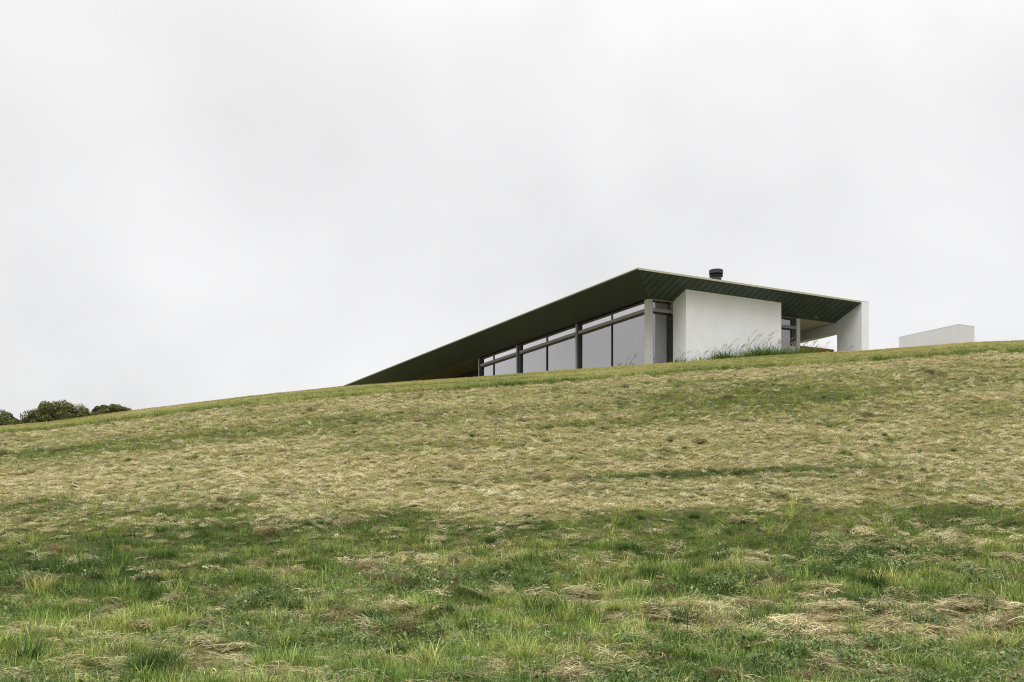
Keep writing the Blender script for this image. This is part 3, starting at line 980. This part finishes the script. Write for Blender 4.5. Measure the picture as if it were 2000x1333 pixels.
# ------------------------------------------------------------------ ornamental grasses along the house
M['fgrass'] = leaf_mat('ornamental_grass_blade', 'GEOMETRY', .3)
def own_leaf(name, trans=.3):
    m, t, b = nodes_of(name)
    L = t.links
    o = [n for n in t.nodes if n.type == 'OUTPUT_MATERIAL'][0]
    a = t.nodes.new('ShaderNodeAttribute'); a.attribute_name = 'shade'
    L.new(a.outputs['Color'], b.inputs['Base Color'])
    b.inputs['Roughness'].default_value = .55
    b.inputs['Specular IOR Level'].default_value = .25
    tr = t.nodes.new('ShaderNodeBsdfTranslucent')
    L.new(a.outputs['Color'], tr.inputs['Color'])
    ms = t.nodes.new('ShaderNodeMixShader'); ms.inputs[0].default_value = trans
    L.new(b.outputs[0], ms.inputs[1]); L.new(tr.outputs[0], ms.inputs[2])
    L.new(ms.outputs[0], o.inputs['Surface'])
    return m
M['own'] = own_leaf('plant_blade')
M['plume'] = own_leaf('plume_hair', .4)

def mixcol(a, b, t):
    return tuple(a[i] * (1 - t) + b[i] * t for i in range(3))
def ornamental(X, Y, blades, height, plumes, ph, label, spread=.26, lean_az=None):
    wx, wy = to_world(X, Y)
    root = link('ornamental_grass', None)
    z0 = hz(wx, wy)
    root.location = (wx, wy, z0)
    tag(root, label, 'plant', 'ornamental grasses along the house wall', 'thing')
    t = Leaves()
    for _ in range(blades):
        a, rr = random.uniform(0, 6.283), spread * math.sqrt(random.random())
        col = mixcol((.06, .14, .028), (.34, .47, .12), random.random() ** 1.3)
        if random.random() < .06:
            col = (.42, .36, .17)
        t.blade((rr * math.cos(a), rr * math.sin(a), -.03), a + random.gauss(0, .5), height * random.uniform(.6, 1.25), random.uniform(.02, .4), random.uniform(.8, 2.3),
                .020 * random.uniform(.7, 1.2), col, 5)
    link('leaf_blades', t.mesh('leaf_blades'), M['own'], root)
    for _ in range(plumes):
        s = Leaves()
        a, rr = random.uniform(0, 6.283), spread * .8 * random.random()
        az = random.gauss(.25, .5)            # the wind bends them to the right
        ln = random.uniform(.08, .32)
        Ls = ph * random.uniform(.72, 1.12)
        p = Vector((rr * math.cos(a), rr * math.sin(a), .1))
        d0 = Vector((math.cos(az), math.sin(az), 0))
        pts = [p.copy()]
        for j in range(7):
            an = ln + .75 * (j / 6) ** 2.2
            p = p + (d0 * math.sin(an) + Vector((0, 0, math.cos(an)))) * (Ls / 7)
            pts.append(p.copy())
        side = Vector((-math.sin(az), math.cos(az), 0))
        sc_ = mixcol((.20, .19, .08), (.36, .27, .15), random.random())
        s.strip(pts, [.006] * 7 + [.003], side, sc_)
        s.strip([q.copy() for q in pts], [.006] * 7 + [.003], d0, sc_)
        st = link('stalk', s.mesh('stalk'), M['own'], root)
        pl = Leaves()
        top = mixcol((.30, .19, .13), (.58, .47, .34), random.random())
        tip = pts[-1]
        dirn = (pts[-1] - pts[-2]).normalized()
        for k in range(22):
            f = k / 21
            c = pts[-2] + (tip - pts[-2]) * min(1, f * 1.6) + dirn * max(0, f - .6) * .28
            pl.blade(c, az + random.gauss(0, .9), random.uniform(.07, .17) * (1.1 - .5 * f), random.uniform(.2, .9), random.uniform(.2, .8), .007,
                     mixcol(top, (.62, .52, .38), random.random() * .6), 3)
        link('plume', pl.mesh('plume'), M['plume'], st)
    return root

# ------------------------------------------------------------------ trees far off to the left
def tree(u, y, w, top_z, rz, label, seed, brown):
    random.seed(seed)
    x = px_ray(u) * y
    g = float(hill(np.array([x]), np.array([y]))[0])
    root = link('tree', None)
    root.location = (x, y, g)
    top_z -= .16 * w                          # the outer leaves reach past the lobes' centres
    tag(root, label, 'tree', 'rounded trees beyond the brow')
    zc_ = top_z - rz - g
    # trunk and limbs
    tk = MB()
    n = 10
    prev = None
    for j in range(9):
        f = j / 8
        rr = w * (.12 - .07 * f)
        ring = [(rr * math.cos(6.283 * k / n) + .1 * math.sin(3 * f), rr * math.sin(6.283 * k / n), f * zc_ * 1.02 - .3) for k in range(n)]
        b0 = len(tk.v)
        tk.v += ring
        if prev is not None:
            tk.f += [(prev + k, prev + (k + 1) % n, b0 + (k + 1) % n, b0 + k) for k in range(n)]
        prev = b0
    for k in range(9):
        a = 6.283 * k / 9 + random.uniform(-.2, .2)
        s = Vector((0, 0, zc_ * random.uniform(.45, .8)))
        e_ = Vector((math.cos(a) * w * .7, math.sin(a) * w * .6, zc_ + rz * random.uniform(-.3, .5)))
        ax = (e_ - s).normalized()
        p1 = ax.orthogonal().normalized(); p2 = ax.cross(p1)
        b0 = len(tk.v)
        for q, rr in ((s, w * .045), (s.lerp(e_, .5) + Vector((0, 0, .25)), w * .03), (e_, w * .012)):
            for i in range(6):
                tk.v.append(tuple(q + p1 * rr * math.cos(i * 1.047) + p2 * rr * math.sin(i * 1.047)))
        for j in range(2):
            tk.f += [(b0 + j * 6 + i, b0 + j * 6 + (i + 1) % 6, b0 + j * 6 + 6 + (i + 1) % 6, b0 + j * 6 + 6 + i) for i in range(6)]
    tk.build('trunk', M['bark'], root)
    lv = Leaves()
    lobes = []
    for k in range(95):                        # lobes spread evenly over the crown
        zz = 1 - 1.5 * (k + .5) / 95
        an = k * 2.39996 + random.uniform(-.25, .25)
        rr_ = math.sqrt(max(0, 1 - zz * zz))
        rr = random.uniform(.80, .97)
        lobes.append((Vector((rr_ * math.cos(an) * w * rr, rr_ * math.sin(an) * w * .8 * rr, zc_ + zz * rz * rr)), w * random.uniform(.13, .21)))
    for c, lr in lobes:
        tone = random.random()
        basec = mixcol((.055, .075, .020), (.15, .17, .042), tone)
        if random.random() < brown:
            basec = mixcol(basec, (.10, .065, .032), random.uniform(.5, .9))
        for _ in range(420):
            v = Vector((random.gauss(0, 1), random.gauss(0, 1), random.gauss(0, 1))).normalized()
            p = c + v * lr * random.uniform(.72, 1.06)
            s = random.uniform(.45, 1.0)
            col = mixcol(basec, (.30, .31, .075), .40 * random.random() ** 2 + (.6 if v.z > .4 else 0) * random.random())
            lv.card(p, v + Vector((random.gauss(0, .5), random.gauss(0, .5), random.gauss(0, .5) + .3)), random.uniform(.07, .125), tuple(q * s for q in col), random.uniform(0, 6.28))
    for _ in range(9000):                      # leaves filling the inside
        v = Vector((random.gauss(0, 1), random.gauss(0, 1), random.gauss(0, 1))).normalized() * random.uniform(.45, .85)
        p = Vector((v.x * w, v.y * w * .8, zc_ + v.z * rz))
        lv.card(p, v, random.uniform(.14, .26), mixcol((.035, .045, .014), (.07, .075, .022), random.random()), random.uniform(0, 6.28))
    link('crown', lv.mesh('crown'), M['own'], root)
M['bark'] = surface('grey_brown_bark', (.13, .10, .075), .9, .25, 4, .2, 30, bump=.5)

tree(117, 110, 4.2, (1061.5 - 779) / 2058 * 110 + EYE, 3.2, 'largest dark green rounded tree in the middle of the three', 3, .25)
tree(220, 118, 2.85, (1061.5 - 785) / 2058 * 118 + EYE, 2.2, 'smallest brownish green rounded tree nearest the house', 4, .6)
tree(-16, 104, 3.2, (1061.5 - 796) / 2058 * 104 + EYE, 2.6, 'dark green rounded tree cut by the left edge of the picture', 5, .1)

random.seed(21)
ORN = [
    # X, Y, blades, height, plumes, plume height, label
    (3.05, .9, 26, .45, 3, .75, 'sparse ornamental grass by the dark jamb at the left foot of the white wall'),
    (3.9, .45, 40, .38, 4, .72, 'thin ornamental grass with pale plumes below the left edge of the white wall'),
    (4.75, .40, 46, .42, 3, .85, 'low ornamental grass clump second along the foot of the white wall'),
    (5.35, .42, 110, .62, 4, 1.05, 'dark green bushy ornamental grass with three brown plumes below the chimney'),
    (6.05, .42, 40, .45, 5, .85, 'thin brown-plumed ornamental grass in the gap between two bushy clumps'),
    (6.75, .42, 70, .50, 5, 1.45, 'ornamental grass with the tallest arching plume in front of the white wall'),
    (7.35, .40, 150, .72, 5, 1.25, 'dense round ornamental grass with pinkish plumes in front of the white wall'),
    (8.05, .40, 130, .66, 5, 1.30, 'ornamental grass with a sheaf of pale plumes right of the round clump'),
    (8.75, .42, 140, .68, 6, 1.25, 'ornamental grass with two upright brown plumes near the right end of the white wall'),
    (9.35, .42, 110, .60, 5, 1.10, 'ornamental grass at the right corner of the white wall'),
    (10.05, .45, 120, .62, 3, .95, 'leafy ornamental grass under the small right window'),
    (10.85, .50, 140, .72, 3, 1.20, 'leafy ornamental grass with upright plumes in front of the terrace column'),
    (11.55, .55, 120, .66, 1, .90, 'leafy ornamental grass right of the terrace column'),
    (12.2, .70, 16, .42, 1, .60, 'last low ornamental grass before the brick upstand'),
    (13.55, .9, 10, .30, 2, .75, 'single dry stalk against the grey inner face of the end pier'),
    (1.25, 2.75, 12, .45, 3, .62, 'dark wispy grass in front of the glass left of the corner column'),
    (1.3, 3.6, 10, .30, 1, .4, 'low dark wispy grass at the foot of the rightmost big pane'),
]
for a in ORN:
    a = list(a)
    a[2] = int(a[2] * 4.0); a[3] *= 1.45; a[5] *= 1.12
    ornamental(*a)
